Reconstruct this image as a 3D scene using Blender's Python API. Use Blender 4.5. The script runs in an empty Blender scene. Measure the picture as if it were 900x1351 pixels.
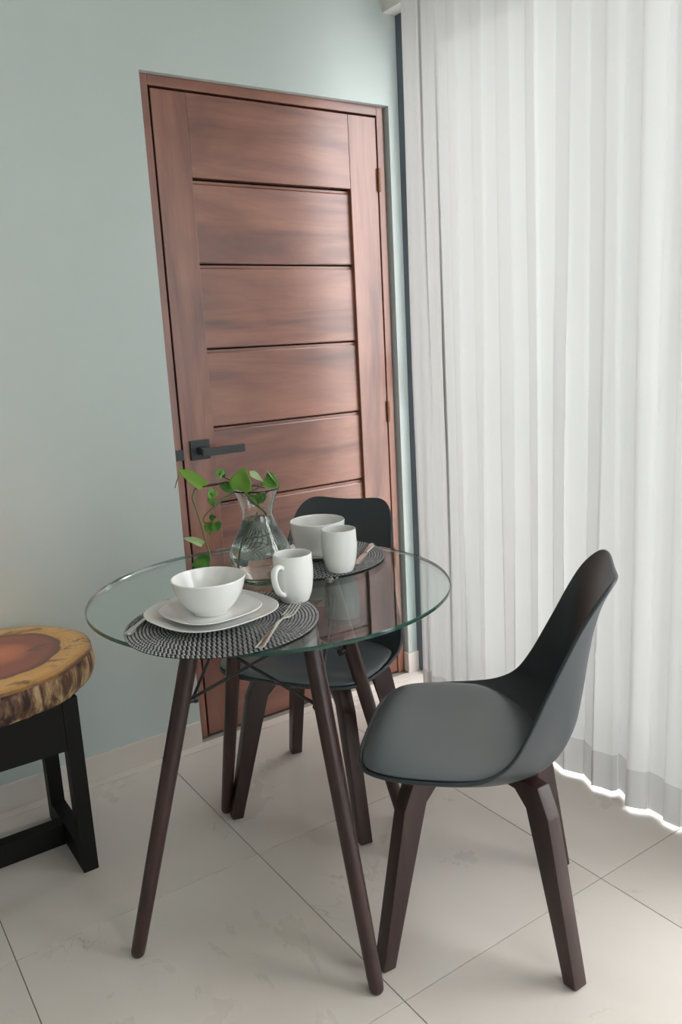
import bpy, bmesh, math, random
from mathutils import Vector, Matrix, noise
random.seed(7)
S = bpy.context.scene
COL = S.collection
PI = math.pi

# ------------------------------------------------------------------ camera
CAM_H = 1.285
R0 = Vector((0.823202045, -0.565314347, -0.052517445))      # camera right
R1 = Vector((-0.158459201, -0.139946072, -0.977397452))     # camera down
R2 = Vector((0.545187192, 0.812917453, -0.204783153))       # camera forward
FPX = 1065.924
CAM = Vector((0, 0, CAM_H))
cd = bpy.data.cameras.new('camera'); cam = bpy.data.objects.new('camera', cd); COL.objects.link(cam)
cd.sensor_fit = 'VERTICAL'; cd.sensor_height = 36; cd.sensor_width = 24; cd.lens = FPX / 1351 * 36
cd.clip_start = 0.02
cam.matrix_world = Matrix(((R0.x, -R1.x, -R2.x, 0), (R0.y, -R1.y, -R2.y, 0), (R0.z, -R1.z, -R2.z, CAM_H), (0, 0, 0, 1)))
S.camera = cam

def ray(px, py):
    return R0 * ((px - 450) / FPX) + R1 * ((py - 675.5) / FPX) + R2
def at_depth(px, py, d): return CAM + ray(px, py) * d
def at_z(px, py, z):
    r = ray(px, py); return CAM + r * ((z - CAM_H) / r.z)
def at_x(px, py, x):
    r = ray(px, py); return CAM + r * (x / r.x)

# ------------------------------------------------------------------ world and light
SKY = 8.0
w = bpy.data.worlds.new('overcast_sky'); S.world = w; w.use_nodes = True
nt = w.node_tree; nt.nodes.clear()
tc = nt.nodes.new('ShaderNodeTexCoord'); sp = nt.nodes.new('ShaderNodeSeparateXYZ')
rp = nt.nodes.new('ShaderNodeMapRange'); bg = nt.nodes.new('ShaderNodeBackground'); wo = nt.nodes.new('ShaderNodeOutputWorld')
nt.links.new(tc.outputs['Generated'], sp.inputs[0]); nt.links.new(sp.outputs['Z'], rp.inputs['Value'])
rp.inputs['From Min'].default_value = 0; rp.inputs['From Max'].default_value = 1
rp.inputs['To Min'].default_value = 0.62 * SKY; rp.inputs['To Max'].default_value = 1.25 * SKY     # overcast: zenith brighter than horizon
bg.inputs['Color'].default_value = (0.972, 0.985, 1.0, 1)
nt.links.new(rp.outputs[0], bg.inputs['Strength']); nt.links.new(bg.outputs[0], wo.inputs[0])

RYF = -2.3
def area(name, loc, rot, sx, sy, power, col=(1, 1, 1), portal=False):
    l = bpy.data.lights.new(name, 'AREA'); l.shape = 'RECTANGLE'; l.size = sx; l.size_y = sy; l.energy = power; l.color = col
    o = bpy.data.objects.new(name, l); o.location = loc; o.rotation_euler = rot; COL.objects.link(o)
    if portal: l.cycles.is_portal = True
    return o
area('window_portal', (2.06, 0.78, 1.18), (0, PI / 2, 0), 2.36, 3.16, 1, portal=True)
area('added_fill_light', (0.9, RYF + .03, 1.5), (PI / 2, 0, 0), 1.5, 1.7, 30, (0.97, 0.99, 1.0))  # added soft fill from behind the camera, not a known window

S.view_settings.view_transform = 'Standard'; S.view_settings.look = 'None'
S.view_settings.gamma = 1; S.view_settings.use_curve_mapping = False
S.view_settings.exposure = 0.10

# ------------------------------------------------------------------ helpers
def lin(r, g, b):
    f = lambda c: (c / 255 / 12.92) if c / 255 <= 0.04045 else ((c / 255 + 0.055) / 1.055) ** 2.4
    return (f(r), f(g), f(b), 1)

class NT:
    def __init__(s, name):
        s.m = bpy.data.materials.new(name); s.m.use_nodes = True; s.t = s.m.node_tree; s.t.nodes.clear()
        s.out = s.n('ShaderNodeOutputMaterial')
    def n(s, typ, **kw):
        nd = s.t.nodes.new(typ)
        for k, v in kw.items():
            if hasattr(nd, k) and not k.startswith('i_'): setattr(nd, k, v)
        return nd
    def l(s, a, b): s.t.links.new(a, b)
    def pr(s, col, rough=0.5, spec=0.5, coat=0, metal=0):
        b = s.n('ShaderNodeBsdfPrincipled'); b.inputs['Base Color'].default_value = col
        b.inputs['Roughness'].default_value = rough; b.inputs['Specular IOR Level'].default_value = spec
        b.inputs['Coat Weight'].default_value = coat; b.inputs['Coat Roughness'].default_value = 0.22; b.inputs['Metallic'].default_value = metal
        s.l(b.outputs[0], s.out.inputs['Surface']); s.b = b; return b
    def coords(s, scale=(1, 1, 1), rnd=0, kind='Object'):
        c = s.n('ShaderNodeTexCoord'); mp = s.n('ShaderNodeMapping'); mp.inputs['Scale'].default_value = scale
        if rnd:
            oi = s.n('ShaderNodeObjectInfo'); mu = s.n('ShaderNodeVectorMath'); mu.operation = 'SCALE'
            cx = s.n('ShaderNodeCombineXYZ')
            for k in range(3): s.l(oi.outputs['Random'], cx.inputs[k])
            s.l(cx.outputs[0], mu.inputs[0]); mu.inputs['Scale'].default_value = rnd
            ad = s.n('ShaderNodeVectorMath'); s.l(c.outputs[kind], ad.inputs[0]); s.l(mu.outputs[0], ad.inputs[1])
            s.l(ad.outputs[0], mp.inputs[0])
        else: s.l(c.outputs[kind], mp.inputs[0])
        return mp.outputs[0]
    def noise(s, vec, scale, detail=4, rough=0.5, dist=0):
        t = s.n('ShaderNodeTexNoise'); s.l(vec, t.inputs['Vector']); t.inputs['Scale'].default_value = scale
        t.inputs['Detail'].default_value = detail; t.inputs['Roughness'].default_value = rough; t.inputs['Distortion'].default_value = dist
        return t.outputs[0]
    def ramp(s, fac, stops):
        r = s.n('ShaderNodeValToRGB'); e = r.color_ramp.elements
        while len(e) < len(stops): e.new(0.5)
        for i, (p, c) in enumerate(stops): e[i].position = p; e[i].color = c
        s.l(fac, r.inputs[0]); return r.outputs[0]
    def mix(s, fac, a, b, mode='MIX'):
        m = s.n('ShaderNodeMix'); m.data_type = 'RGBA'; m.blend_type = mode
        for v, i in ((fac, 0), (a, 6), (b, 7)):
            if isinstance(v, (int, float)): m.inputs[i].default_value = v
            elif isinstance(v, tuple): m.inputs[i].default_value = v
            else: s.l(v, m.inputs[i])
        return m.outputs[2]
    def bump(s, h, strength=0.2, dist=0.01):
        b = s.n('ShaderNodeBump'); b.inputs['Strength'].default_value = strength; b.inputs['Distance'].default_value = dist
        s.l(h, b.inputs['Height']); s.l(b.outputs[0], s.b.inputs['Normal'])

M = {}
def plain(name, col, rough=0.5, spec=0.5, coat=0, metal=0, bump=None, vary=0.0):
    t = NT(name); t.pr(col, rough, spec, coat, metal)
    v = t.coords()
    if vary:
        n = t.noise(v, 6, 5)
        c2 = tuple(x * (1 - vary) for x in col[:3]) + (1,)
        t.l(t.mix(n, col, c2), t.b.inputs['Base Color'])
    if bump: t.bump(t.noise(v, bump[0], 3), bump[1], bump[2])
    M[name] = t.m; return t.m

# wall paint
t = NT('wall_paint'); t.pr(lin(196, 205, 202), 0.62, 0.3)
v = t.coords(kind='Object')
n1 = t.noise(v, 1.3, 3); n2 = t.noise(v, 7, 5)
c = t.mix(n1, lin(192, 202, 200), lin(199, 208, 205)); t.l(t.mix(t.ramp(n2, [(0.3, (0, 0, 0, 1)), (0.8, (0.35, 0.35, 0.35, 1))]), c, lin(188, 198, 195)), t.b.inputs['Base Color'])
t.bump(t.noise(v, 28, 4, 0.6), 0.12, 0.004); M['wall'] = t.m
plain('white_paint', lin(226, 224, 218), 0.7, 0.3, bump=(40, 0.05, 0.003))
# floor tile
t = NT('floor_tile'); t.pr(lin(222, 215, 208), 0.3, 0.5)
v = t.coords(rnd=17.0)
a = t.noise(v, 3.2, 6, 0.6, 0.6); b = t.noise(v, 1.1, 4, 0.5, 1.4); d = t.noise(v, 1.7, 4, 0.55, 2.2)
c = t.mix(a, lin(214, 206, 197), lin(227, 220, 213)); c = t.mix(t.ramp(b, [(0.35, (0, 0, 0, 1)), (0.7, (0.5, 0.5, 0.5, 1))]), c, lin(204, 194, 184))
vein = t.ramp(d, [(0.494, (0, 0, 0, 1)), (0.4995, (0.38, 0.38, 0.38, 1)), (0.5005, (0.38, 0.38, 0.38, 1)), (0.506, (0, 0, 0, 1))])
msk = t.ramp(t.noise(v, 4.4, 2), [(0.60, (0, 0, 0, 1)), (0.70, (1, 1, 1, 1))])
vm = t.mix(1.0, vein, msk, 'MULTIPLY'); t.l(t.mix(vm, c, lin(158, 146, 136)), t.b.inputs['Base Color'])
t.l(t.ramp(a, [(0.2, (0.24, 0.24, 0.24, 1)), (0.8, (0.36, 0.36, 0.36, 1))]), t.b.inputs['Roughness']); M['tile'] = t.m
plain('grout', lin(150, 143, 134), 0.9, 0.2, bump=(120, 0.2, 0.002))
# door wood, grain along x or z
def wood(name, scale, c1, c2, c3, rough=0.4, coat=1.0, knots=True):
    t = NT(name); t.pr(c2, rough, 0.5, coat); t.b.inputs['Coat IOR'].default_value = 1.62 if coat > .5 else 1.5; t.b.inputs['Coat Roughness'].default_value = .36
    v = t.coords(scale, rnd=9.0)
    a = t.noise(v, 2.4, 4, 0.5, 1.6); f = t.noise(v, 22, 5, 0.6, 0.4)
    bl = t.noise(t.coords((1, 1, 1), rnd=5.0), 3.0, 3, 0.5, 0.5)
    c = t.ramp(a, [(0.28, c1), (0.5, c2), (0.74, c3)])
    c = t.mix(t.ramp(f, [(0.45, (0, 0, 0, 1)), (0.75, (0.28, 0.28, 0.28, 1))]), c, c1)
    c = t.mix(t.ramp(bl, [(0.48, (0, 0, 0, 1)), (0.72, (0.55, 0.55, 0.55, 1))]), c, c1)
    t.l(c, t.b.inputs['Base Color'])
    t.l(t.ramp(a, [(0.2, (rough + .1,) * 3 + (1,)), (0.8, (rough - .06,) * 3 + (1,))]), t.b.inputs['Roughness'])
    t.bump(f, 0.06, 0.003); M[name] = t.m
DC = (lin(92, 49, 36), lin(134, 80, 60), lin(156, 102, 79))
wood('door_wood_h', (0.55, 4, 4), *DC); wood('door_wood_v', (4, 4, 0.5), *DC)
wood('leg_wood', (8, 8, 0.8), lin(38, 20, 18), lin(54, 31, 28), lin(66, 39, 35), 0.38, 0.15)
plain('black_gap', lin(14, 12, 12), 0.8, 0.2)
plain('black_handle', lin(52, 56, 58), 0.42, 0.5, bump=(200, 0.03, 0.001))
plain('brass_hinge', lin(120, 84, 60), 0.4, 0.5, metal=0.6, bump=(200, 0.03, 0.001))
plain('aluminium_black', lin(86, 96, 106), 0.4, 0.5, metal=0.0, bump=(200, 0.02, 0.001))
plain('shell_plastic', lin(52, 58, 62), 0.40, 0.5, bump=(420, 0.06, 0.0006))
plain('pad_leather', lin(92, 99, 103), 0.4, 0.8, coat=0.25, bump=(600, 0.08, 0.0005))
plain('black_metal', lin(34, 33, 33), 0.35, 0.5, bump=(200, 0.02, 0.0005))
plain('black_frame', lin(15, 14, 14), 0.55, 0.25, bump=(60, 0.05, 0.001))
plain('steel', lin(205, 203, 196), 0.16, 0.5, metal=1.0, bump=(300, 0.01, 0.0004))
plain('ceramic', lin(240, 240, 237), 0.10, 0.5, coat=0.3, bump=(5, 0.01, 0.001))
plain('mat_backing', lin(38, 38, 40), 0.7, 0.3, bump=(200, 0.1, 0.001))
plain('lamp_base', lin(150, 110, 80), 0.4, 0.5, vary=0.2)
plain('outdoor_white', lin(214, 216, 214), 0.8, 0.2, bump=(20, 0.05, 0.003))
plain('outdoor_floor', lin(190, 188, 182), 0.7, 0.3, bump=(20, 0.05, 0.003))
# mat weave: light strands and charcoal strands
t = NT('mat_weave'); t.pr(lin(150, 150, 150), 0.42, 0.5)
n = t.noise(t.coords(), 160, 2); t.l(t.ramp(n, [(0.3, lin(128, 128, 130)), (0.7, lin(168, 168, 167))]), t.b.inputs['Base Color']); M['weave'] = t.m
# clear glass as a parallel slab (light passes straight through, both faces reflect by Fresnel)
def slab_glass(name, tint, ior=1.5):
    t = NT(name)
    tr = t.n('ShaderNodeBsdfTransparent'); tr.inputs[0].default_value = tint
    gl = t.n('ShaderNodeBsdfGlossy'); gl.inputs['Roughness'].default_value = 0.0
    ge = t.n('ShaderNodeNewGeometry'); mr = t.n('ShaderNodeMapRange'); mr.inputs['To Min'].default_value = ior; mr.inputs['To Max'].default_value = 1 / ior
    t.l(ge.outputs['Backfacing'], mr.inputs['Value'])
    fr = t.n('ShaderNodeFresnel'); t.l(mr.outputs[0], fr.inputs['IOR'])
    mx = t.n('ShaderNodeMixShader'); t.l(fr.outputs[0], mx.inputs[0]); t.l(tr.outputs[0], mx.inputs[1]); t.l(gl.outputs[0], mx.inputs[2])
    t.l(mx.outputs[0], t.out.inputs['Surface']); M[name] = t.m
slab_glass('table_glass', (0.93, 0.975, 0.96, 1)); slab_glass('window_glass', (0.975, 0.975, 0.975, 1))
def true_glass(name, col, ior):
    t = NT(name); g = t.n('ShaderNodeBsdfGlass'); g.inputs['Color'].default_value = col; g.inputs['Roughness'].default_value = 0; g.inputs['IOR'].default_value = ior
    t.l(g.outputs[0], t.out.inputs['Surface']); M[name] = t.m
true_glass('vase_glass', (0.97, 0.99, 0.98, 1), 1.48); true_glass('vase_foot_glass', (0.66, 0.88, 0.78, 1), 1.48); true_glass('water', (0.97, 0.99, 0.98, 1), 1.33)
t = NT('glass_edge'); t.pr(lin(30, 84, 72), 0.1, 0.5); t.b.inputs['Transmission Weight'].default_value = 0.6; t.b.inputs['IOR'].default_value = 1.5
t.l(t.mix(t.noise(t.coords(), 9, 2), lin(24, 72, 62), lin(44, 104, 90)), t.b.inputs['Base Color']); M['glass_edge'] = t.m
# sheer curtain
def sheer(name, clear, col, dshare):
    t = NT(name)
    tr = t.n('ShaderNodeBsdfTransparent'); tl = t.n('ShaderNodeBsdfTranslucent'); df = t.n('ShaderNodeBsdfDiffuse')
    wv = t.noise(t.coords((1, 260, 40)), 3, 2)
    cc = t.mix(wv, col, tuple(x * 0.96 for x in col[:3]) + (1,)); t.l(cc, tl.inputs[0]); t.l(cc, df.inputs[0])
    a = t.n('ShaderNodeMixShader'); a.inputs[0].default_value = dshare; t.l(tl.outputs[0], a.inputs[1]); t.l(df.outputs[0], a.inputs[2])
    b = t.n('ShaderNodeMixShader'); b.inputs[0].default_value = clear; t.l(a.outputs[0], b.inputs[1]); t.l(tr.outputs[0], b.inputs[2])
    t.l(b.outputs[0], t.out.inputs['Surface']); M[name] = t.m
sheer('sheer', 0.012, lin(226, 226, 225), 0.83); sheer('sheer_hem', 0.30, lin(232, 232, 231), 0.30)
# leaves
t = NT('leaf'); t.pr(lin(70, 130, 40), 0.32, 0.5)
v = t.coords(rnd=3.0); oi = t.n('ShaderNodeObjectInfo')
c = t.ramp(oi.outputs['Random'], [(0, lin(48, 112, 34)), (0.5, lin(84, 142, 50)), (1, lin(128, 172, 70))])
c = t.mix(t.ramp(t.noise(v, 40, 4), [(0.45, (0, 0, 0, 1)), (0.75, (0.5, 0.5, 0.5, 1))]), c, lin(140, 176, 84)); t.l(c, t.b.inputs['Base Color'])
tl = t.n('ShaderNodeBsdfTranslucent'); t.l(c, tl.inputs[0]); mx = t.n('ShaderNodeMixShader'); mx.inputs[0].default_value = 0.3
t.l(t.b.outputs[0], mx.inputs[1]); t.l(tl.outputs[0], mx.inputs[2]); t.l(mx.outputs[0], t.out.inputs['Surface']); M['leaf'] = t.m
plain('leaf_pale', lin(168, 192, 138), 0.35, 0.4, vary=0.3)
plain('vine', lin(104, 120, 62), 0.45, 0.4, vary=0.5); plain('vine_dark', lin(58, 52, 34), 0.5, 0.4, vary=0.3)
# tree slice
t = NT('slab_top'); t.pr(lin(190, 140, 70), 0.3, 0.5, 0.35)
at = t.n('ShaderNodeAttribute'); at.attribute_name = 'ring'
v = t.coords(); n1 = t.noise(v, 7, 4); n2 = t.noise(v, 22, 5, 0.6)
mm = t.n('ShaderNodeMath'); mm.operation = 'MULTIPLY_ADD'; t.l(n1, mm.inputs[0]); mm.inputs[1].default_value = 0.16; t.l(at.outputs['Fac'], mm.inputs[2])
m2 = t.n('ShaderNodeMath'); m2.operation = 'SUBTRACT'; t.l(mm.outputs[0], m2.inputs[0]); m2.inputs[1].default_value = 0.08
c = t.ramp(m2.outputs[0], [(0.0, lin(190, 112, 76)), (0.22, lin(176, 98, 66)), (0.36, lin(132, 62, 44)), (0.56, lin(140, 68, 48)), (0.665, lin(92, 42, 30)), (0.69, lin(206, 158, 82)), (0.86, lin(216, 172, 96)), (0.965, lin(196, 144, 72)), (1.0, lin(110, 70, 40))])
wv = t.n('ShaderNodeMath'); wv.operation = 'SINE'; wm = t.n('ShaderNodeMath'); wm.operation = 'MULTIPLY'; t.l(mm.outputs[0], wm.inputs[0]); wm.inputs[1].default_value = 120; t.l(wm.outputs[0], wv.inputs[0])
c = t.mix(t.ramp(wv.outputs[0], [(0.3, (0, 0, 0, 1)), (1, (0.14, 0.14, 0.14, 1))]), c, lin(96, 52, 32))
c = t.mix(t.ramp(n2, [(0.56, (0, 0, 0, 1)), (0.74, (0.6, 0.6, 0.6, 1))]), c, lin(120, 84, 50))
ck = t.ramp(t.noise(t.coords((1, 2.2, 1)), 9, 3, 0.5, 1.0), [(0.60, (0, 0, 0, 1)), (0.66, (0.75, 0.75, 0.75, 1))])
c = t.mix(ck, c, lin(84, 58, 42)); t.l(c, t.b.inputs['Base Color']); M['slab_top'] = t.m
t = NT('bark'); t.pr(lin(120, 90, 66), 0.6, 0.3)
v = t.coords((1, 1, 0.16)); n1 = t.noise(v, 26, 6, 0.65, 0.5); n2 = t.noise(t.coords((1, 1, 0.5)), 16, 4, 0.6)
c = t.ramp(n1, [(0.40, lin(58, 42, 38)), (0.48, lin(120, 90, 70)), (0.55, lin(182, 150, 112)), (0.66, lin(214, 188, 146))])
c = t.mix(t.ramp(n2, [(0.54, (0, 0, 0, 1)), (0.60, (0.8, 0.8, 0.8, 1))]), c, lin(82, 56, 46)); t.l(c, t.b.inputs['Base Color']); t.bump(n1, 0.6, 0.01); M['bark'] = t.m
t = NT('lamp_shade'); tl = t.n('ShaderNodeBsdfTranslucent'); tl.inputs[0].default_value = lin(240, 214, 180); df = t.n('ShaderNodeBsdfDiffuse'); df.inputs[0].default_value = lin(236, 222, 200)
mx = t.n('ShaderNodeMixShader'); t.l(tl.outputs[0], mx.inputs[1]); t.l(df.outputs[0], mx.inputs[2]); t.l(t.noise(t.coords(), 90, 2), mx.inputs[0]); t.l(mx.outputs[0], t.out.inputs['Surface']); M['shade'] = t.m
t = NT('lamp_bulb'); e = t.n('ShaderNodeEmission'); e.inputs[0].default_value = (1, 0.72, 0.42, 1); e.inputs[1].default_value = 30; t.l(e.outputs[0], t.out.inputs['Surface']); M['bulb'] = t.m

# ---- mesh helpers
def obj(name, bm, mat, parent=None, smooth=False, loc=None):
    me = bpy.data.meshes.new(name); bmesh.ops.recalc_face_normals(bm, faces=bm.faces[:]); bm.to_mesh(me); bm.free()
    mats = mat if isinstance(mat, (list, tuple)) else [mat]
    for m in mats: me.materials.append(M[m])
    if smooth:
        for p in me.polygons: p.use_smooth = True
        if smooth == 'auto': me.set_sharp_from_angle(angle=math.radians(40))
    o = bpy.data.objects.new(name, me); COL.objects.link(o)
    if parent: o.parent = parent
    if loc: o.location = loc
    return o
def tag(o, label, cat, group=None, kind=None):
    o['label'] = label; o['category'] = cat
    if group: o['group'] = group
    if kind: o['kind'] = kind
    return o
def thing(name, label, cat, loc=(0, 0, 0), rz=0, group=None, kind=None):
    o = bpy.data.objects.new(name, None); COL.objects.link(o); o.location = loc; o.rotation_euler = (0, 0, rz); o.empty_display_size = 0.05
    return tag(o, label, cat, group, kind)
def box(bm, x0, x1, y0, y1, z0, z1, bev=0):
    vs = [bm.verts.new(p) for p in ((x0, y0, z0), (x1, y0, z0), (x1, y1, z0), (x0, y1, z0), (x0, y0, z1), (x1, y0, z1), (x1, y1, z1), (x0, y1, z1))]
    fs = [bm.faces.new([vs[i] for i in f]) for f in ((3, 2, 1, 0), (4, 5, 6, 7), (0, 1, 5, 4), (1, 2, 6, 5), (2, 3, 7, 6), (3, 0, 4, 7))]
    if bev: bmesh.ops.bevel(bm, geom=list({e for f in fs for e in f.edges}), offset=bev, segments=2, affect='EDGES', profile=0.6)
    return bm
def bx(*a, **k): return box(bmesh.new(), *a, **k)
def cbox(name, mat, parent, x0, x1, y0, y1, z0, z1, bev=0):
    """box object whose origin is its centre"""
    c = ((x0 + x1) / 2, (y0 + y1) / 2, (z0 + z1) / 2)
    return obj(name, bx(x0 - c[0], x1 - c[0], y0 - c[1], y1 - c[1], z0 - c[2], z1 - c[2], bev=bev), mat, parent, loc=c)
def tube(bm, pts, rad, seg=8, cap=True):
    pts = [Vector(p) for p in pts]; n = len(pts); rings = []
    rads = rad if isinstance(rad, (list, tuple)) else [rad] * n
    up = Vector((0, 0, 1)); t0 = (pts[1] - pts[0]).normalized()
    if abs(t0.dot(up)) > 0.95: up = Vector((1, 0, 0))
    s = t0.cross(up).normalized()
    for i, p in enumerate(pts):
        tg = (pts[min(i + 1, n - 1)] - pts[max(i - 1, 0)]).normalized()
        s = (s - tg * s.dot(tg)).normalized(); b = tg.cross(s)
        rings.append([bm.verts.new(p + (s * math.cos(a) + b * math.sin(a)) * rads[i]) for a in [2 * PI * k / seg for k in range(seg)]])
    for a, b in zip(rings, rings[1:]):
        for k in range(seg): bm.faces.new((a[k], a[(k + 1) % seg], b[(k + 1) % seg], b[k]))
    if cap: bm.faces.new(rings[0][::-1]); bm.faces.new(rings[-1])
    return bm
def spline(pts, n=8):
    pts = [Vector(p) for p in pts]; P = [pts[0] * 2 - pts[1]] + pts + [pts[-1] * 2 - pts[-2]]; out = []
    for i in range(1, len(P) - 2):
        for k in range(n):
            t = k / n; a, b, c, d = P[i - 1:i + 3]
            out.append(0.5 * ((2 * b) + (c - a) * t + (2 * a - 5 * b + 4 * c - d) * t * t + (3 * b - a - 3 * c + d) * t ** 3))
    return out + [pts[-1]]
def lathe(prof, seg=48, power=2.0, mat_of=None):
    """profile of (r, z); closed at axis where r == 0; power > 2 gives a rounded square outline"""
    bm = bmesh.new(); rings = []
    for r, z in prof:
        if r < 1e-6: rings.append([bm.verts.new((0, 0, z))]); continue
        rg = []
        for k in range(seg):
            a = 2 * PI * k / seg; ca, sa = math.cos(a), math.sin(a)
            q = r / (abs(ca) ** power + abs(sa) ** power) ** (1 / power)
            rg.append(bm.verts.new((q * ca, q * sa, z)))
        rings.append(rg)
    for i, (a, b) in enumerate(zip(rings, rings[1:])):
        for k in range(seg):
            k2 = (k + 1) % seg
            if len(a) == 1 and len(b) == 1: continue
            f = (a[0], b[k], b[k2]) if len(a) == 1 else (a[k], a[k2], b[0]) if len(b) == 1 else (a[k], a[k2], b[k2], b[k])
            fc = bm.faces.new(f)
            if mat_of: fc.material_index = mat_of(i)
    return bm
def prof_spline(pts, n=5): return [(max(p.x, 0), p.y) for p in spline([(a, b, 0) for a, b in pts], n)]
def interp(xs, ys, x):
    for i in range(len(xs) - 1):
        if x <= xs[i + 1]:
            t = (x - xs[i]) / (xs[i + 1] - xs[i]); return ys[i] + (ys[i + 1] - ys[i]) * t
    return ys[-1]

# ------------------------------------------------------------------ room shell
WY = 2.355            # face of the back wall (the one with the door)
DX0, DX1, DZ = 0.972, 1.864, 2.070
RX0, RY0, CZ = -2.4, -2.3, 2.64
bm = bmesh.new()
box(bm, RX0 - .1, DX0, WY, WY + .2, 0, CZ); box(bm, DX1, 2.12, WY, WY + .2, 0, CZ); box(bm, DX0, DX1, WY, WY + .2, DZ, CZ); box(bm, DX0, DX1, WY + .12, WY + .2, 0, DZ)
tag(obj('wall_back', bm, 'wall'), 'pale grey-green painted wall around the wooden door', 'wall', kind='structure')
tag(obj('wall_left', bx(RX0 - .1, RX0, RY0, WY, 0, CZ), 'wall'), 'pale grey-green side wall far from the window', 'wall', kind='structure')
tag(obj('wall_front', bx(RX0 - .1, 2.12, RY0 - .1, RY0, 0, CZ), 'wall'), 'pale grey-green wall opposite the door', 'wall', kind='structure')
tag(obj('ceiling', bx(RX0 - .1, 2.12, RY0 - .1, WY + .2, CZ, CZ + .1), 'white_paint'), 'plain white painted ceiling', 'ceiling', kind='structure')
tag(obj('wall_right', bx(1.853, 2.12, RY0, WY, 2.357, CZ), 'white_paint'), 'white lintel wall above the tall window', 'wall', kind='structure')
fl = tag(obj('floor', bx(RX0 - .1, 2.12, RY0 - .1, WY + .2, -.1, -.0025), 'grout'), 'floor of large beige marble-look square tiles', 'floor', kind='structure')
xs = [RX0] + [x for x in (0.223 + .602 * k for k in range(-5, 4)) if RX0 < x < 2.1] + [2.1]
ys = [RY0] + [y for y in (1.097 + .605 * k for k in range(-7, 4)) if RY0 < y < WY] + [WY]
cache = {}
for i in range(len(xs) - 1):
    for j in range(len(ys) - 1):
        sx, sy = xs[i + 1] - xs[i] - .0022, ys[j + 1] - ys[j] - .0022
        key = (round(sx, 3), round(sy, 3))
        if key not in cache:
            o = obj('tile', bx(-sx / 2, sx / 2, -sy / 2, sy / 2, -.0035, 0, bev=.0006), 'tile', fl); cache[key] = o.data
        else:
            o = bpy.data.objects.new('tile', cache[key]); COL.objects.link(o); o.parent = fl
        o.location = ((xs[i] + xs[i + 1]) / 2, (ys[j] + ys[j + 1]) / 2, 0)
# baseboard of cut floor tile
bb = thing('baseboard_back', 'low beige tile baseboard along the door wall', 'baseboard', (0, 0, 0), kind='structure')
x = DX0 - .004
while x > RX0:
    x2 = max(x - (.70 if x > .9 else .602), RX0); cbox('tile', 'tile', bb, x2 + .001, x - .001, WY - .010, WY, 0, .080, bev=.0012); x = x2
cbox('tile', 'tile', bb, DX1 - .001, 1.906, WY - .010, WY, 0, .080, bev=.0012)
cbox('tile', 'tile', bb, DX1 - .009, DX1, WY - .010, WY + .019, 0, .080, bev=.0012)

# ------------------------------------------------------------------ door
dr = thing('door_1', 'reddish-brown panelled wooden door in a wooden frame', 'door', ((DX0 + DX1) / 2, WY + .05, 0), kind='structure')
inv = Vector((-dr.location.x, -dr.location.y, 0))
def dpart(name, mat, x0, x1, y0, y1, z0, z1, bev=.0015, parent=None):
    o = cbox(name, mat, parent or dr, x0, x1, y0, y1, z0, z1, bev)
    off = inv if parent is None else -Vector((dr.location.x, dr.location.y, 0)) - parent.location
    o.location = o.location + off
    return o
FY = WY + .020                    # frame face
dpart('jamb', 'door_wood_v', DX0 + .001, 1.002, FY, FY + .09, 0.001, DZ - .001)
dpart('jamb', 'door_wood_v', 1.826, DX1 - .011, FY, FY + .09, 0.001, DZ - .001)
dpart('head_jamb', 'door_wood_h', 1.002, 1.826, FY, FY + .09, 2.040, DZ - .001)
LX0, LX1, LZ = 1.010, 1.8235, 2.034
LY = FY + .004
dpart('door_core', 'black_gap', 1.003, 1.8255, LY + .030, LY + .060, .004, 2.039, bev=0)
dpart('stile', 'door_wood_v', LX0, 1.121, LY, LY + .029, .006, LZ, bev=.002)
dpart('stile', 'door_wood_v', 1.707, LX1, LY, LY + .029, .006, LZ, bev=.002)
dpart('top_rail', 'door_wood_h', 1.1212, 1.7068, LY, LY + .029, 1.797, LZ, bev=.002)
dpart('bottom_rail', 'door_wood_h', 1.1212, 1.7068, LY, LY + .029, .006, .288, bev=.002)
# six boards, each with a rebated, bevelled upper edge
pz = [1.795, 1.547, 1.288, 1.040, .792, .541, .290]
for k in range(6):
    z1, z0 = pz[k], pz[k + 1]
    bm = bmesh.new(); yb, yf, ym = LY + .029, LY + .013, LY + .019
    pr = [(yb, z0 + .0015), (yf + .003, z0 + .0015), (yf, z0 + .005), (yf, z1 - .016), (yf + .002, z1 - .013), (ym, z1 - .011), (ym, z1 - .004), (yb, z1 - .003)]
    A = [bm.verts.new((-.2928, y - LY, z - (z0 + z1) / 2)) for y, z in pr]; B = [bm.verts.new((.2928, y - LY, z - (z0 + z1) / 2)) for y, z in pr]
    bm.faces.new(A); bm.faces.new(B[::-1])
    for i in range(len(pr)): j = (i + 1) % len(pr); bm.faces.new((A[i], B[i], B[j], A[j]))
    obj('panel', bm, 'door_wood_h', dr, loc=Vector((1.414, LY, (z0 + z1) / 2)) + inv)
ro = dpart('handle_rosette', 'black_handle', 1.032, 1.098, LY - .010, LY, .944, 1.006, bev=.002)
dpart('handle_neck', 'black_handle', 1.052, 1.078, LY - .048, LY - .010, .962, .986, bev=.003, parent=ro)
dpart('lever', 'black_handle', 1.050, 1.198, LY - .060, LY - .048, .959, .983, bev=.002, parent=ro)
dpart('strike_plate', 'black_handle', .982, 1.009, FY - .002, FY + .02, .948, .982, bev=.001)
for z in (1.832, 1.028, .470):
    bm = bmesh.new(); tube(bm, [(0, 0, -.038), (0, 0, .038)], .0065, 12)
    for s in (-.012, .012): tube(bm, [(0, 0, s - .0012), (0, 0, s + .0012)], .0069, 12)
    obj('hinge', bm, 'brass_hinge', dr, smooth='auto', loc=Vector((1.826, LY - .004, z)) + inv)

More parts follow.
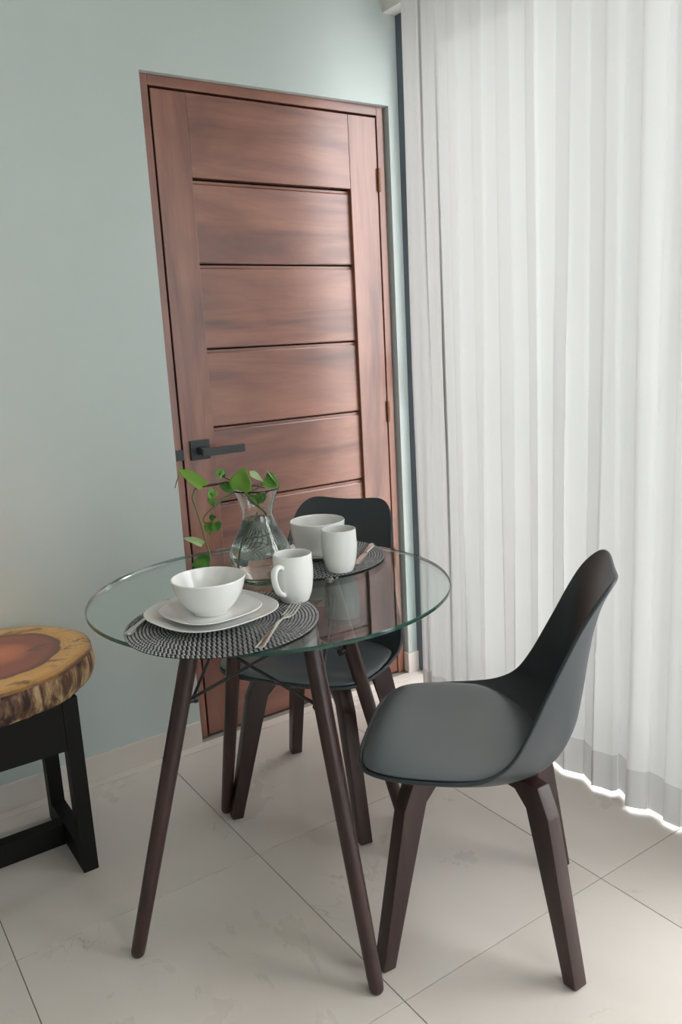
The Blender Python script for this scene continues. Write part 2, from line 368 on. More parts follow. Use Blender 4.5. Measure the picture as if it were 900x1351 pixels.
# ------------------------------------------------------------------ window and balcony
WE = -0.80            # window stops at an added, unseen pier that narrows the daylight
obj_pier = tag(obj('added_pier', bx(1.853, 2.12, RY0, WE, 0, 2.357), 'wall'), 'added unseen pale grey-green wall limiting daylight past the window end', 'wall', kind='structure')
wn = thing('window_1', 'tall black aluminium sliding window behind the sheer curtain', 'window', (1.95, 0, 0), kind='structure')
def wpart(name, mat, x0, x1, y0, y1, z0, z1, bev=.002, parent=None):
    o = cbox(name, mat, parent or wn, x0, x1, y0, y1, z0, z1, bev); o.location.x -= 1.95
    if parent: o.location -= parent.location
    return o
WZ = 2.356
wpart('frame_post', 'aluminium_black', 1.906, 2.03, WY - .048, WY - .0005, .001, WZ)
wpart('frame_post', 'aluminium_black', 1.906, 2.03, WE + .0005, WE + .048, .001, WZ)
wpart('head_track', 'aluminium_black', 1.906, 2.03, WE + .049, WY - .049, WZ - .05, WZ)
wpart('sill_track', 'aluminium_black', 1.906, 2.03, WE + .049, WY - .049, .001, .028)
n = 3; y0 = WE + .05; wd = (WY - WE - .10) / n
for k in range(n):
    a, b = y0 + k * wd, y0 + (k + 1) * wd; xo = 1.925 if k % 2 == 1 else 1.972
    sh = wpart('sash', 'aluminium_black', xo, xo + .035, a - .02 if k else a, a + .04, .03, WZ - .052)
    wpart('sash_stile', 'aluminium_black', xo, xo + .035, b - .045, b, .03, WZ - .052, parent=sh)
    wpart('sash_rail', 'aluminium_black', xo, xo + .035, a + .041, b - .046, .03, .09, parent=sh)
    wpart('sash_rail', 'aluminium_black', xo, xo + .035, a + .041, b - .046, WZ - .11, WZ - .052, parent=sh)
    wpart('pane', 'window_glass', xo + .014, xo + .020, a + .042, b - .047, .091, WZ - .111, bev=0, parent=sh)
wpart('latch', 'black_handle', 1.9125, 1.9249, WY - .092, WY - .072, 1.10, 1.24, bev=.003)
fill_frame = thing('fill_light_frame', 'added unseen white frame around the fill light opposite the door', 'window', (.9, RY0, 0), kind='structure')  # made-up frame dressing the added fill light, out of view
for nm, (x0, x1, z0, z1) in (('frame_post', (-.80, -.751, .58, 2.42)), ('frame_post', (.751, .80, .58, 2.42)), ('frame_rail', (-.75, .75, .58, .649)), ('frame_rail', (-.75, .75, 2.351, 2.42))):
    obj(nm, bx(x0, x1, .0005, .045, z0, z1, bev=.002), 'white_paint', fill_frame)
tag(obj('balcony_floor', bx(2.121, 4.2, -6, 6, -.16, -.06), 'outdoor_floor'), 'pale balcony floor outside the window', 'balcony', kind='structure')
tag(obj('balcony_parapet', bx(4.2, 4.32, -6, 6, -.16, .95), 'outdoor_white'), 'low white balcony parapet outside the window', 'parapet', kind='structure')

# ------------------------------------------------------------------ curtain
marks = [551, 561, 574, 594, 620, 650, 688, 722, 763, 807, 861]
fy = [at_x(m, 640, 1.745).y for m in marks]
while fy[-1] > 0.80: fy.append(fy[-1] - random.uniform(.09, .16))
def curtain_sheet(z0, z1, nz, off=0.0):
    bm = bmesh.new(); cols = []; per = 12; N = (len(fy) - 1) * per
    for i in range(N + 1):
        k = min(i // per, len(fy) - 2); t = i / per - k; ph = 2 * PI * t; wd = fy[k] - fy[k + 1]
        A = min(.024, wd * .20) * (0.8 + .35 * math.sin(k * 2.3)); yb = fy[k] - wd * t
        col = []
        for j in range(nz + 1):
            z = z0 + (z1 - z0) * j / nz; h = z / 2.56
            am = A * (1.0 - .62 * min(1, h * 1.6) ) * (1 + .25 * math.sin(k * 1.7 + 2.2 * z))
            x = 1.742 + am * math.sin(ph + .3 * math.sin(z * 1.1 + k)) + .008 * noise.noise(Vector((k * .7 + t * .4, z * .9, 3)))
            y = yb + wd * (.10 * math.sin(2 * ph + .5 * k)) * (1 - .3 * h) + .006 * math.sin(z * 1.4 + k * 1.9)
            col.append(bm.verts.new((x - off, y, z)))
        cols.append(col)
    for a, b in zip(cols, cols[1:]):
        for j in range(nz): bm.faces.new((a[j], b[j], b[j + 1], a[j + 1]))
    return bm
cu = thing('curtain', 'long white sheer curtain hanging in soft folds before the window', 'curtain', (0, 0, 0))
obj('cloth', curtain_sheet(.010, 2.585, 30), 'sheer', cu, smooth=True)
hm = obj('hem', curtain_sheet(.0095, .120, 4, .0015), 'sheer_hem', cu, smooth=True)
obj('curtain_rail', bx(1.715, 1.775, .64, 2.16, 2.585, 2.6395, bev=.003), 'white_paint', cu)

# ------------------------------------------------------------------ glass table
TC = Vector((.841, 1.555)); TR, TZ, TT = .405, .755, .0085
tb = thing('glass_table', 'round clear glass table on four dark wooden dowel legs', 'table', (TC.x, TC.y, 0))
gt = obj('glass_top', lathe([(0, TZ - TT), (TR - .002, TZ - TT), (TR, TZ - TT + .002), (TR, TZ - .002), (TR - .002, TZ), (0, TZ)], 128, mat_of=lambda i: 1 if i in (1, 2, 3) else 0), ['table_glass', 'glass_edge'], tb, smooth='auto')
gt['label'] = 'clear glass disc with a green edge'
LC = Vector((.835, 1.553)); feet = [Vector(p) for p in ((.442, 1.55), (.795, 1.147), (1.205, 1.569), (.85, 1.933))]
def legp(i, z):
    q = LC + (feet[i] - LC) * (1 - .55 * z / .745) - TC; return Vector((q.x, q.y, z))
for i in range(4):
    zs = [0.0, .004, .012, .03, .2, .4, .6, .70, .722, .728]; rs = [.010, .0135, .0152, .0158, .0172, .0185, .0195, .0195, .018, .012]
    lg = obj('leg', tube(bmesh.new(), [legp(i, z) for z in zs], rs, 20), 'leg_wood', tb, smooth=True)
    p = legp(i, .728); bm = bmesh.new(); tube(bm, [p, (p.x, p.y, .739)], .008, 12); tube(bm, [(p.x, p.y, .739), (p.x, p.y, TZ - TT - .0002)], .020, 20)
    obj('glass_mount', bm, 'steel', lg, smooth='auto')
    k = legp(i, .545); inn = Vector((-k.x, -k.y, 0)).normalized()
    bm = bmesh.new(); tube(bm, [k + inn * .012, k + inn * .030], .0075, 12); tube(bm, [k + inn * .030, k + inn * .036], .010, 12)
    obj('bolt', bm, 'black_metal', lg, smooth='auto')
    for j in ((i + 1) % 4, (i + 3) % 4):
        q = legp(j, .695); d = (k - q); d.z = 0; q2 = q + d.normalized() * .016
        side = Vector((-inn.y, inn.x, 0)) * (.004 if j == (i + 1) % 4 else -.004)
        obj('brace_rod', tube(bmesh.new(), [k + inn * .024 + side, q2 + Vector((0, 0, .002 if j == (i + 1) % 4 else -.008))], .0038, 8), 'black_metal', tb, smooth='auto')

# ------------------------------------------------------------------ chairs
CLP = [(.238, .446), (.20, .428), (.11, .411), (-.01, .406), (-.10, .411), (-.160, .436), (-.196, .495), (-.212, .57), (-.222, .645), (-.234, .715), (-.252, .778), (-.284, .844)]
RIM = [(.232, .456), (.20, .456), (.12, .457), (.02, .461), (-.035, .472), (-.078, .500), (-.110, .550), (-.140, .612), (-.168, .672), (-.194, .730), (-.224, .790), (-.266, .848)]
HWP = [.205, .222, .236, .239, .234, .220, .199, .181, .170, .165, .164, .158]
CL = spline([(y, z, 0) for y, z in CLP], 10); RL = spline([(y, z, 0) for y, z in RIM], 10); HL = spline([(h, 0, 0) for h in HWP], 10)
NCL = len(CL) - 1
def tab(L, q):
    q = max(0, min(NCL - 1e-6, q)); i = int(q); return L[i].lerp(L[i + 1], q - i)
def shell(u, q):
    """u across in -1..1, q along in 0..1 from the front edge to the top edge"""
    q = q * NCL
    q2 = q - 5.5 * (1 - u * u) * max(0, (q / NCL - .8) / .2) ** 2 * .55
    c, r, h = tab(CL, q2), tab(RL, q2), tab(HL, q).x
    p = c.lerp(r, abs(u) ** 2.8)
    tg = (tab(CL, q + 1) - tab(CL, q - 1)).normalized(); nr = Vector((0, tg.y, -tg.x))
    if q < .45 * NCL and nr.z < 0: nr = -nr
    return Vector((h * u, p.x, p.y)), nr
def make_chair(name, label, group, loc, rz, swivel=0):
    t = thing(name, label, 'chair', loc, rz, group)
    bm = bmesh.new(); NR, NA = 30, 160; rings = []
    c0 = bm.verts.new(shell(0, .5)[0])
    for j in range(1, NR + 1):
        rr = 1 - (1 - j / NR) ** 1.25; rg = []
        for k in range(NA):
            a = 2 * PI * k / NA; ca, sa = math.cos(a), math.sin(a)
            pw = 2 + rr * (2.6 if sa < 0 else 3.4)
            m = rr / (abs(ca) ** pw + abs(sa) ** pw) ** (1 / pw)
            rg.append(bm.verts.new(shell(m * ca, .5 + .5 * m * sa)[0]))
        rings.append(rg)
    for k in range(NA): bm.faces.new((c0, rings[0][k], rings[0][(k + 1) % NA]))
    for A, B in zip(rings, rings[1:]):
        for k in range(NA): bm.faces.new((A[k], B[k], B[(k + 1) % NA], A[(k + 1) % NA]))
    sh = obj('shell', bm, 'shell_plastic', t, smooth=True)
    if sum((f.normal.z for f in sh.data.polygons if f.center.y > -.1)) < 0: sh.data.flip_normals()
    so = sh.modifiers.new('thickness', 'SOLIDIFY'); so.thickness = .008; so.offset = -1; so.use_even_offset = True
    be = sh.modifiers.new('soft_edge', 'BEVEL'); be.width = .0022; be.segments = 2; be.limit_method = 'ANGLE'; be.angle_limit = math.radians(50)
    # pad
    bm = bmesh.new(); NR, NA = 14, 64; rings = []; bot = []
    s0, s1 = .016, .415; sc, sr = (s0 + s1) / 2, (s1 - s0) / 2
    def padpt(rr, a, top):
        ca, sa = math.cos(a), math.sin(a); pw = 3.2 if sa < 0 else 2.6
        k = rr / (abs(ca) ** pw + abs(sa) ** pw) ** (1 / pw)
        u, s = .95 * k * ca, sc + sr * k * sa
        p, nr = shell(u, s)
        h = .004 + .040 * (1 - rr ** 3.2) ** .75 if top else .0012
        return p + (nr * .6 + Vector((0, 0, .4))) * h
    c0 = bm.verts.new(padpt(0, 0, True))
    for r in range(1, NR + 1):
        rr = 1 - (1 - r / NR) ** 1.6; rings.append([bm.verts.new(padpt(rr, 2 * PI * a / NA, True)) for a in range(NA)])
    for a in range(NA): bm.faces.new((c0, rings[0][a], rings[0][(a + 1) % NA]))
    for A, B in zip(rings, rings[1:]):
        for a in range(NA): bm.faces.new((A[a], B[a], B[(a + 1) % NA], A[(a + 1) % NA]))
    low = [bm.verts.new(padpt(.985, 2 * PI * a / NA, False)) for a in range(NA)]
    for a in range(NA): bm.faces.new((rings[-1][a], low[a], low[(a + 1) % NA], rings[-1][(a + 1) % NA]))
    prev = low
    for f in (.8, .5, .2):
        cur = [bm.verts.new(padpt(f, 2 * PI * a / NA, False)) for a in range(NA)]
        for a in range(NA): bm.faces.new((prev[a], cur[a], cur[(a + 1) % NA], prev[(a + 1) % NA]))
        prev = cur
    bm.faces.new(prev)
    obj('seat_pad', bm, 'pad_leather', t, smooth=True)['label'] = 'black leatherette seat pad'
    # legs: each an angled bar with an arm that reaches the hub under the seat
    for q in range(4):
        a = PI / 4 + q * PI / 2 - swivel
        pr = [(.256, 0), (.288, .003), (.217, .345), (.190, .402), (.155, .404), (.10, .3915), (.024, .3915), (.024, .374), (.100, .374), (.130, .380), (.163, .348)]
        bm = bmesh.new(); th = .0175
        A = [bm.verts.new((r, -th, z)) for r, z in pr]; B = [bm.verts.new((r, th, z)) for r, z in pr]
        bm.faces.new(A[::-1]); bm.faces.new(B)
        for i in range(len(pr)): j = (i + 1) % len(pr); bm.faces.new((A[i], A[j], B[j], B[i]))
        bmesh.ops.bevel(bm, geom=bm.edges[:], offset=.004, segments=2, affect='EDGES', profile=.6)
        bm.transform(Matrix.Rotation(a, 4, 'Z')); obj('leg', bm, 'leg_wood', t, smooth='auto')
    obj('seat_mount', bx(-.075, .075, -.075, .075, .392, .3965, bev=.001), 'black_metal', t)
    return t
make_chair('side_chair', 'black plastic shell chair standing clear beside the sheer curtain, seat fully visible', 'black shell chairs at the glass table', (1.121, 1.192, 0), math.atan2(.707, -.707) - PI / 2 - math.radians(2.5), -math.radians(2.5))
make_chair('side_chair', 'black plastic shell chair pushed between the glass table and the door', 'black shell chairs at the glass table', (1.126, 1.834, 0), math.atan2(-.547, -.837) - PI / 2)

# ------------------------------------------------------------------ tree-slice side table
SC = Vector((.262, 2.095)); ZB, ZT = .474, .556
sd = thing('side_table', 'live-edge tree slice side table on a black sled frame', 'side table', (SC.x, SC.y, 0))
def outl(a):
    ca, sa = math.cos(a), math.sin(a); r = 1 / ((abs(ca) / .300) ** 2.25 + (abs(sa) / .248) ** 2.25) ** (1 / 2.25)
    r *= 1 + .018 * math.sin(3 * a + .6) + .010 * math.sin(7 * a + 2) + .006 * math.sin(13 * a)
    return min(r, (WY - .012 - SC.y) / sa) if sa > .2 else r
NA = 144; bm = bmesh.new(); lay = bm.verts.layers.float.new('ring'); rings = []; NR = 16
c0 = bm.verts.new((.095, .015, 0)); c0[lay] = 0
for r in range(1, NR + 1):
    f = r / NR; rg = []
    for k in range(NA):
        a = 2 * PI * k / NA; R_ = outl(a) * f
        vtx = bm.verts.new((R_ * math.cos(a) + .095 * (1 - f), R_ * math.sin(a) + .015 * (1 - f), -.004 * max(0, f - .93) / .07)); vtx[lay] = f; rg.append(vtx)
    rings.append(rg)
for k in range(NA): bm.faces.new((c0, rings[0][k], rings[0][(k + 1) % NA]))
for A, B in zip(rings, rings[1:]):
    for k in range(NA): bm.faces.new((A[k], B[k], B[(k + 1) % NA], A[(k + 1) % NA]))
low = [bm.verts.new((v.co.x, v.co.y, -.010)) for v in rings[-1]]
for v in low: v[lay] = 1
for k in range(NA): bm.faces.new((rings[-1][k], low[k], low[(k + 1) % NA], rings[-1][(k + 1) % NA]))
bm.faces.new(low[::-1])
obj('slice_top', bm, 'slab_top', sd, smooth='auto', loc=(0, 0, ZT))['label'] = 'polished ringed top, red heartwood inside yellow sapwood'
bm = bmesh.new(); rings = []; NZ = 8
for j in range(NZ + 1):
    z = ZB + (ZT - .0102 - ZB) * j / NZ; rg = []
    for k in range(NA):
        a = 2 * PI * k / NA; q = j / NZ
        rr = outl(a) * (.965 + .035 * q ** .7) + .006 * math.sin(PI * q) + .005 * noise.noise(Vector((math.cos(a) * 16, math.sin(a) * 16, z * 8)))
        y = min(rr * math.sin(a), WY - .006 - SC.y); rg.append(bm.verts.new((rr * math.cos(a), y, z)))
    rings.append(rg)
for A, B in zip(rings, rings[1:]):
    for k in range(NA): bm.faces.new((A[k], A[(k + 1) % NA], B[(k + 1) % NA], B[k]))
bm.faces.new(rings[0][::-1]); bm.faces.new(rings[-1])
obj('bark_edge', bm, 'bark', sd, smooth=True)
def spart(name, x0, x1, y0, y1, z0, z1):
    o = cbox(name, 'black_frame', sd, x0, x1, y0, y1, z0, z1, .0015); o.location -= Vector((SC.x, SC.y, 0)); return o
for x0, x1 in ((.437, .475), (.052, .090)):
    spart('leg', x0, x1, 1.910, 1.952, 0, ZB - .001); spart('leg', x0, x1, 2.190, 2.232, 0, ZB - .001)
    spart('foot_rail', x0, x1, 1.9525, 2.1895, 0, .062)
    spart('end_apron', x0, x1, 1.9525, 2.1895, .34, ZB - .001)
spart('stretcher', .0905, .4365, 2.068, 2.106, .001, .062)
spart('apron', .0905, .4365, 1.910, 1.940, .340, ZB - .001); spart('apron', .0905, .4365, 2.200, 2.231, .340, ZB - .001)
# lamp on the tree slice, beyond the left frame edge: the warm glow on the wall
lp = thing('table_lamp', 'small lamp with fabric shade on the tree slice table', 'lamp', (.165, 2.11, ZT + .0005))
obj('base', lathe(prof_spline([(0, 0), (.050, 0), (.052, .008), (.030, .03), (.046, .09), (.034, .16), (.010, .20), (.009, .28), (0, .28)], 5), 32), 'lamp_base', lp, smooth='auto')
bm = lathe([(.125, .25), (.085, .47), (.083, .47), (.123, .25), (.125, .25)], 40); obj('shade', bm, 'shade', lp, smooth='auto')
obj('bulb', lathe(prof_spline([(0, .281), (.012, .285), (.026, .33), (.018, .365), (0, .372)], 5), 20), 'bulb', lp, smooth=True)

# ------------------------------------------------------------------ placemats
def placemat(label, x, y, rot):
    t = thing('placemat', label, 'placemat', (x, y, TZ + .0003), rot, 'round woven placemats')
    r = .190
    obj('backing', lathe([(0, 0), (r - .002, 0), (r, .001), (r - .001, .0024), (0, .0024)], 96), 'mat_backing', t, smooth='auto')
    bm = bmesh.new(); pitch = .0070; k = 0; rr = .006
    while rr < r - .0015:
        n = max(6, int(2 * PI * rr / .0094)); L = 2 * PI * rr / n
        for q in range(n):
            a = 2 * PI * (q + (.5 if k % 2 else 0)) / n; tx, ty = -math.sin(a), math.cos(a); nx, ny = math.cos(a), math.sin(a)
            sk = .0014                                         # strands lie slightly skewed
            pts = []
            for (l, h) in ((-.33, .0022), (-.17, .0042), (.17, .0042), (.33, .0022)):
                for wd in (-.0023, .0023):
                    e = wd * (0.95 if h > .003 else .8); o_ = sk * l * 2
                    pts.append(bm.verts.new(((rr + e + o_) * nx + L * l * tx, (rr + e + o_) * ny + L * l * ty, h)))
            for i in range(3): bm.faces.new((pts[2 * i], pts[2 * i + 1], pts[2 * i + 3], pts[2 * i + 2]))
            bm.faces.new((pts[0], pts[2], pts[4], pts[6])); bm.faces.new((pts[7], pts[5], pts[3], pts[1]))
        rr += pitch; k += 1
    wv = obj('weave', bm, 'weave', t); wv['kind'] = 'stuff'
    return t
MZ = TZ + .0049
placemat('round grey woven placemat under the two stacked plates, overhanging the glass edge', .645, 1.402, 0)
placemat('round grey woven placemat beside the vase, on the side near the door', 1.030, 1.690, .4)

# ------------------------------------------------------------------ crockery
def plate(name, label, x, y, z, half, h, rot, power=2.7):
    p = [(0, .0035), (half * .52, .0035), (half * .60, .0015), (half * .60, 0), (half * .66, 0), (half * .68, .002), (half * .84, h * .50), (half * .985, h - .0022), (half, h - .001), (half * .995, h), (half * .98, h - .0002), (half * .84, h * .56 + .0022), (half * .70, .0058), (half * .5, .0056), (0, .0056)]
    return tag(obj(name, lathe(p, 96, power), 'ceramic', smooth=True, loc=(x, y, z)), label, 'plate', 'white square plates')
def rotz(o, a): o.rotation_euler = (0, 0, a); return o
rotz(plate('dinner_plate', 'large rounded-square white plate lowest in the stack under the bowl', .640, 1.440, MZ, .124, .017, 0), math.radians(10))
rotz(plate('side_plate', 'small rounded-square white plate between the large plate and the bowl', .637, 1.436, MZ + .0062, .094, .016, 0), math.radians(10))
rotz(plate('side_plate', 'small rounded-square white plate under the bowl beside the vase, near the door', 1.064, 1.694, MZ, .088, .014, 0), math.radians(55))
def bowl(label, x, y, z, pr_out, pr_in):
    return tag(obj('bowl', lathe(prof_spline(pr_out, 5) + prof_spline(pr_in, 5), 72), 'ceramic', smooth=True, loc=(x, y, z)), label, 'bowl', 'white bowls')
bowl('white round bowl on the stack of two square plates', .637, 1.436, MZ + .0126,
     [(0, .003), (.030, .003), (.032, 0), (.036, 0), (.038, .004), (.053, .020), (.067, .045), (.0735, .068), (.0740, .0705)], [(.0735, .0715), (.0715, .0705), (.065, .047), (.051, .024), (.033, .0095), (0, .008)])
bowl('deep white bowl behind the glass vase, near the door', 1.062, 1.694, MZ + .0066,
     [(0, .003), (.040, .003), (.042, 0), (.046, 0), (.048, .003), (.060, .018), (.0665, .045), (.0695, .078), (.0698, .081)], [(.0692, .0820), (.0672, .081), (.064, .047), (.057, .021), (.044, .0095), (0, .008)])
def mug(label, x, y, rz):
    t = thing('mug', label, 'mug', (x, y, MZ), rz, 'white mugs')
    po = prof_spline([(0, .003), (.024, .003), (.0255, 0), (.029, 0), (.0315, .004), (.0375, .022), (.0418, .055), (.0412, .080), (.0405, .0985), (.0402, .0998)], 5)
    pi_ = prof_spline([(.0392, .1004), (.0380, .0992), (.0386, .080), (.039, .055), (.0345, .022), (.026, .0075), (0, .0065)], 5)
    obj('body', lathe(po + pi_, 64), 'ceramic', t, smooth=True)
    pts = spline([(.0385, 0, .078), (.048, 0, .083), (.060, 0, .079), (.0645, 0, .064), (.060, 0, .044), (.050, 0, .028), (.0385, 0, .020)], 7)
    bm = tube(bmesh.new(), pts, [.0052 + .001 * abs(i / len(pts) - .5) * 2 for i in range(len(pts))], 12)
    for v in bm.verts: v.co.y *= 1.45
    obj('handle', bm, 'ceramic', t, smooth=True)
    return t
mug('white mug with its handle showing, beside the fork tines', .822, 1.417, math.atan2(-.364, -.905))
mug('white mug with its handle turned away, on the placemat edge near the door', 1.018, 1.533, math.atan2(.8, .55))

# ------------------------------------------------------------------ cutlery
def strip(bm, pts, half, thick):
    """flat tapered bar along pts lying in the xy plane"""
    pts = [Vector(p) for p in pts]; n = len(pts); rows = []
    for i, p in enumerate(pts):
        tg = pts[min(i + 1, n - 1)] - pts[max(i - 1, 0)]; s = Vector((-tg.y, tg.x, 0)).normalized(); h = half[i]; th = thick[i] if isinstance(thick, list) else thick
        rows.append([bm.verts.new(p + s * a + Vector((0, 0, b))) for a, b in ((-h, th * .25), (-h * .6, th), (h * .6, th), (h, th * .25), (h * .7, 0), (-h * .7, 0))])
    for a, b in zip(rows, rows[1:]):
        for k in range(6): bm.faces.new((a[k], a[(k + 1) % 6], b[(k + 1) % 6], b[k]))
    bm.faces.new(rows[0]); bm.faces.new(rows[-1][::-1]); return bm
def fork(label, p0, p1):
    d = Vector(p1) - Vector(p0); L = d.length; t = thing('fork', label, 'fork', (p0[0], p0[1], MZ), math.atan2(d.y, d.x), 'cutlery')
    q = [0, .01, .05, .10, .30, .50, .60, .655, .70, .72]; hz = [0, 0, .0, .001, .006, .009, .007, .0045, .0035, .0035]
    hw = [.004, .0075, .0085, .0085, .0058, .0032, .0035, .0085, .0118, .0120]
    obj('handle', strip(bmesh.new(), [(L * a, 0, z) for a, z in zip(q, hz)], hw, .0024), 'steel', t, smooth='auto')
    for k in range(4):
        y = (k - 1.5) * .0066
        obj('tine', strip(bmesh.new(), [(L * .70, y, .0035), (L * .80, y, .003), (L * .92, y, .006), (L, y * .94, .011)], [.0022, .0021, .0018, .0008], .0019), 'steel', t, smooth='auto')
    return t
def knife(label, p0, p1, z):
    d = Vector(p1) - Vector(p0); L = d.length; t = thing('knife', label, 'knife', (p0[0], p0[1], z), math.atan2(d.y, d.x), 'cutlery')
    obj('handle', strip(bmesh.new(), [(0, 0, 0), (L * .015, 0, 0), (L * .1, 0, 0), (L * .3, 0, 0), (L * .44, 0, 0)], [.005, .0085, .0095, .0075, .0058], .0045), 'steel', t, smooth='auto')
    obj('blade', strip(bmesh.new(), [(L * .44, 0, .001), (L * .48, .001, .001), (L * .7, .001, .001), (L * .9, .001, .001), (L * .97, .003, .001), (L, .006, .001)], [.006, .0095, .0105, .0100, .006, .001], .0018), 'steel', t, smooth='auto')
    return t
fork('steel fork lying on the woven placemat beside the stacked plates', (.624, 1.219), (.800, 1.372))
knife('steel knife half hidden by the rim of the large plate', (.466, 1.452), (.622, 1.606), MZ)
knife('steel knife whose end rests on the placemat near the door', (1.215, 1.673), (1.070, 1.545), MZ)

# ------------------------------------------------------------------ vase, water, vine
VX, VY = .845, 1.600
vs = tag(bpy.data.objects.new('glass_vase', None), 'clear glass vase with a flared neck holding vine cuttings', 'vase'); COL.objects.link(vs); vs.location = (VX, VY, TZ + .0005)
VO = [(.0, 0), (.038, 0), (.043, .003), (.0445, .009), (.052, .022), (.0675, .045), (.0715, .062), (.066, .085), (.050, .118), (.0385, .142), (.0345, .160), (.0365, .178), (.045, .202), (.0545, .219)]
VI = [(.0522, .2195), (.0425, .202), (.0340, .178), (.0320, .160), (.0360, .142), (.0474, .118), (.0634, .085), (.0688, .062), (.0648, .047), (.049, .026), (.038, .015), (0, .013)]
po, pi_ = prof_spline(VO[1:], 5), prof_spline(VI, 5)
obj('body', lathe([(0, 0)] + po + pi_, 72), 'vase_glass', vs, smooth=True)
obj('foot_ring', lathe([(.0385, .0002), (.0445, .0032), (.0463, .007), (.0462, .010), (.0447, .0104), (.0385, .0002)], 64), 'vase_foot_glass', vs, smooth=True)
wl = .150
wp = [(0, .0128)] + [(r + .0004, z - .0003) for r, z in reversed(pi_) if .0135 < z < wl and r > .001] + [(.0349, wl), (.030, wl - .001), (0, wl - .001)]
tag(obj('water', lathe(wp, 64), 'water', smooth='auto', loc=(VX, VY, TZ + .0005)), 'clear water filling the glass vase up to its neck', 'water')

pl = tag(bpy.data.objects.new('vine_cutting', None), 'trailing green vine cutting with heart-shaped leaves in the glass vase', 'plant'); COL.objects.link(pl); pl.location = (VX, VY, TZ + .02)
PO = pl.location.copy()
def P(px, py, d=1.835): return at_depth(px, py, d) - PO
def stem(pts, r, mat='vine', taper=.7):
    q = spline(pts, 7); n = len(q); obj('stem', tube(bmesh.new(), q, [r * (1 - (1 - taper) * i / n) for i in range(n)], 7), mat, pl, smooth=True)
def leaf(base, tip, width, facing=(0, 0, 1), cup=.25, bend=.15, mat='leaf'):
    base, tip = Vector(base), Vector(tip); d = tip - base; L = d.length; d.normalize()
    n = Vector(facing); n = (n - d * n.dot(d)).normalized(); s = d.cross(n)
    bm = bmesh.new(); NL, NW = 14, 4; rows = []
    for i in range(NL + 1):
        t = i / NL; wv = width / 2 * (math.sin(PI * min(1, t ** .62 * .985 + .015)) ** .8) * (1.06 - .12 * t)
        row = []
        for j in range(-NW, NW + 1):
            u = j / NW; back = -.16 * L * (1 - t) ** 4 * abs(u) ** 1.2 if i else 0
            p = base + d * (L * t + back) + s * (wv * u) + n * (cup * wv * abs(u) ** 1.4 - bend * L * t * t + .02 * L * math.sin(9 * t + 2 * u))
            row.append(bm.verts.new(p))
        rows.append(row)
    for a, b in zip(rows, rows[1:]):
        for j in range(2 * NW): bm.faces.new((a[j], a[j + 1], b[j + 1], b[j]))
    bmesh.ops.remove_doubles(bm, verts=bm.verts[:], dist=1e-5)
    o = obj('leaf', bm, mat, pl, smooth=True); so = o.modifiers.new('thickness', 'SOLIDIFY'); so.thickness = .0007; return o
toc = -R2
# stems inside the water and over the lip
stem([P(322, 648, 1.80), P(337, 664, 1.82), P(352, 680, 1.84), P(354, 704, 1.85), P(340, 711, 1.85), P(327, 712, 1.85)], .0028, 'vine')
stem([P(340, 676, 1.84), P(331, 696, 1.83), P(322, 715, 1.82), P(318, 735, 1.82), P(317, 755, 1.83)], .0026, 'vine')
stem([P(333, 690, 1.85), P(328, 712, 1.86)], .0020, 'vine')
stem([P(364, 722, 1.86), P(360, 740, 1.855), P(354, 757, 1.85)], .0040, 'vine', .5)
# long vine to the left and down
stem([P(330, 652, 1.815), P(318, 641, 1.80), P(305, 638, 1.80), P(290, 638, 1.80), P(270, 641, 1.79), P(258, 645, 1.78)], .0019, 'vine_dark', .9)
stem([P(316, 643, 1.80), P(300, 636, 1.79), P(284, 640, 1.79), P(268, 642, 1.785)], .0015, 'vine_dark', .9)
stem([P(257, 645, 1.78), P(254, 657, 1.78), P(259, 672, 1.775), P(265, 691, 1.77), P(270, 710, 1.77), P(276, 728, 1.77), P(278, 742, 1.77)], .0021, 'vine', .8)
stem([P(312, 648, 1.80), P(296, 658, 1.785), P(280, 671, 1.78), P(270, 682, 1.775), P(270, 689, 1.775), P(282, 690, 1.775)], .0021, 'vine', .7)
stem([P(308, 649, 1.80), P(294, 658, 1.785), P(283, 659, 1.78)], .0014, 'vine', .7)
stem([P(312, 634, 1.80), P(300, 632, 1.80), P(293, 627, 1.80)], .0014, 'vine_dark', .7)
stem([P(330, 650, 1.82), P(343, 642, 1.83), P(350, 632, 1.83)], .0014, 'vine', .7)
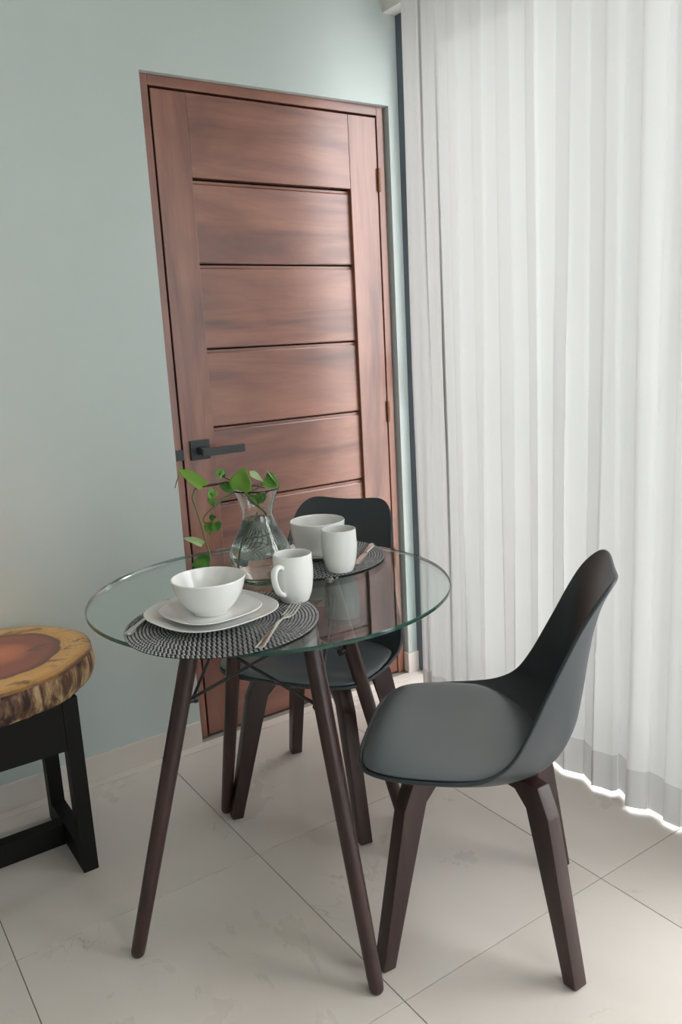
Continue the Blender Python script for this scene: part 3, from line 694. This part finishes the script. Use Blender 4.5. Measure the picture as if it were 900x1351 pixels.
stem([P(322, 648, 1.81), P(334, 641, 1.83), P(350, 644, 1.84)], .0014, 'vine_dark', .7)
stem([P(236, 628, 1.79), P(233, 636, 1.79), P(231, 644, 1.79)], .0014, 'vine', .6)
# leaves
up = Vector((0, 0, 1))
leaf(P(267, 643, 1.785), P(234, 616, 1.80), .040, toc * .5 + up * .9 + R0 * .35, .3, .05)
leaf(P(317, 647, 1.775), P(322, 617, 1.765), .052, toc * 1.0 + up * .25 + R0 * -.2, .25, .05)
leaf(P(293, 628, 1.80), P(284, 620, 1.79), .022, toc + up * .6, .4, .3)
leaf(P(292, 629, 1.80), P(296, 618, 1.80), .014, toc + R0 * .7, .6, .2)
leaf(P(330, 627, 1.83), P(350, 635, 1.85), .030, up + toc * .6, .4, .1, 'leaf_pale')
leaf(P(349, 633, 1.83), P(369, 641, 1.83), .040, up * .8 + toc * .8 - R0 * .4, .35, .1)
leaf(P(352, 622, 1.83), P(370, 643, 1.83), .012, R0 + up * .5, .4, .1, 'leaf_pale')
leaf(P(306, 645, 1.80), P(290, 640, 1.79), .026, toc + up * .4, .3, .2)
leaf(P(283, 659, 1.78), P(274, 661, 1.775), .032, toc + R0 * -.5, .3, .2)
leaf(P(282, 646, 1.78), P(276, 660, 1.775), .022, toc + R0 * .3, .3, .1)
leaf(P(278, 687, 1.775), P(285, 681, 1.77), .024, up * .8 + toc * .6, .3, .1)
leaf(P(276, 690, 1.775), P(277, 706, 1.765), .022, toc - R0 * .3, .4, .1)
leaf(P(283, 690, 1.775), P(287, 702, 1.765), .026, toc + R0 * .4, .4, .1)
leaf(P(267, 719, 1.77), P(242, 707, 1.775), .022, up * .9 + toc * .5, .3, .15, 'leaf_pale')
leaf(P(276, 742, 1.77), P(252, 744, 1.765), .040, up * .7 + toc * .7, .25, .15)
leaf(P(337, 652, 1.825), P(338, 668, 1.835), .034, toc + R0 * .2, .3, .1)
leaf(P(346, 650, 1.84), P(345, 664, 1.845), .026, toc - R0 * .3, .3, .1)
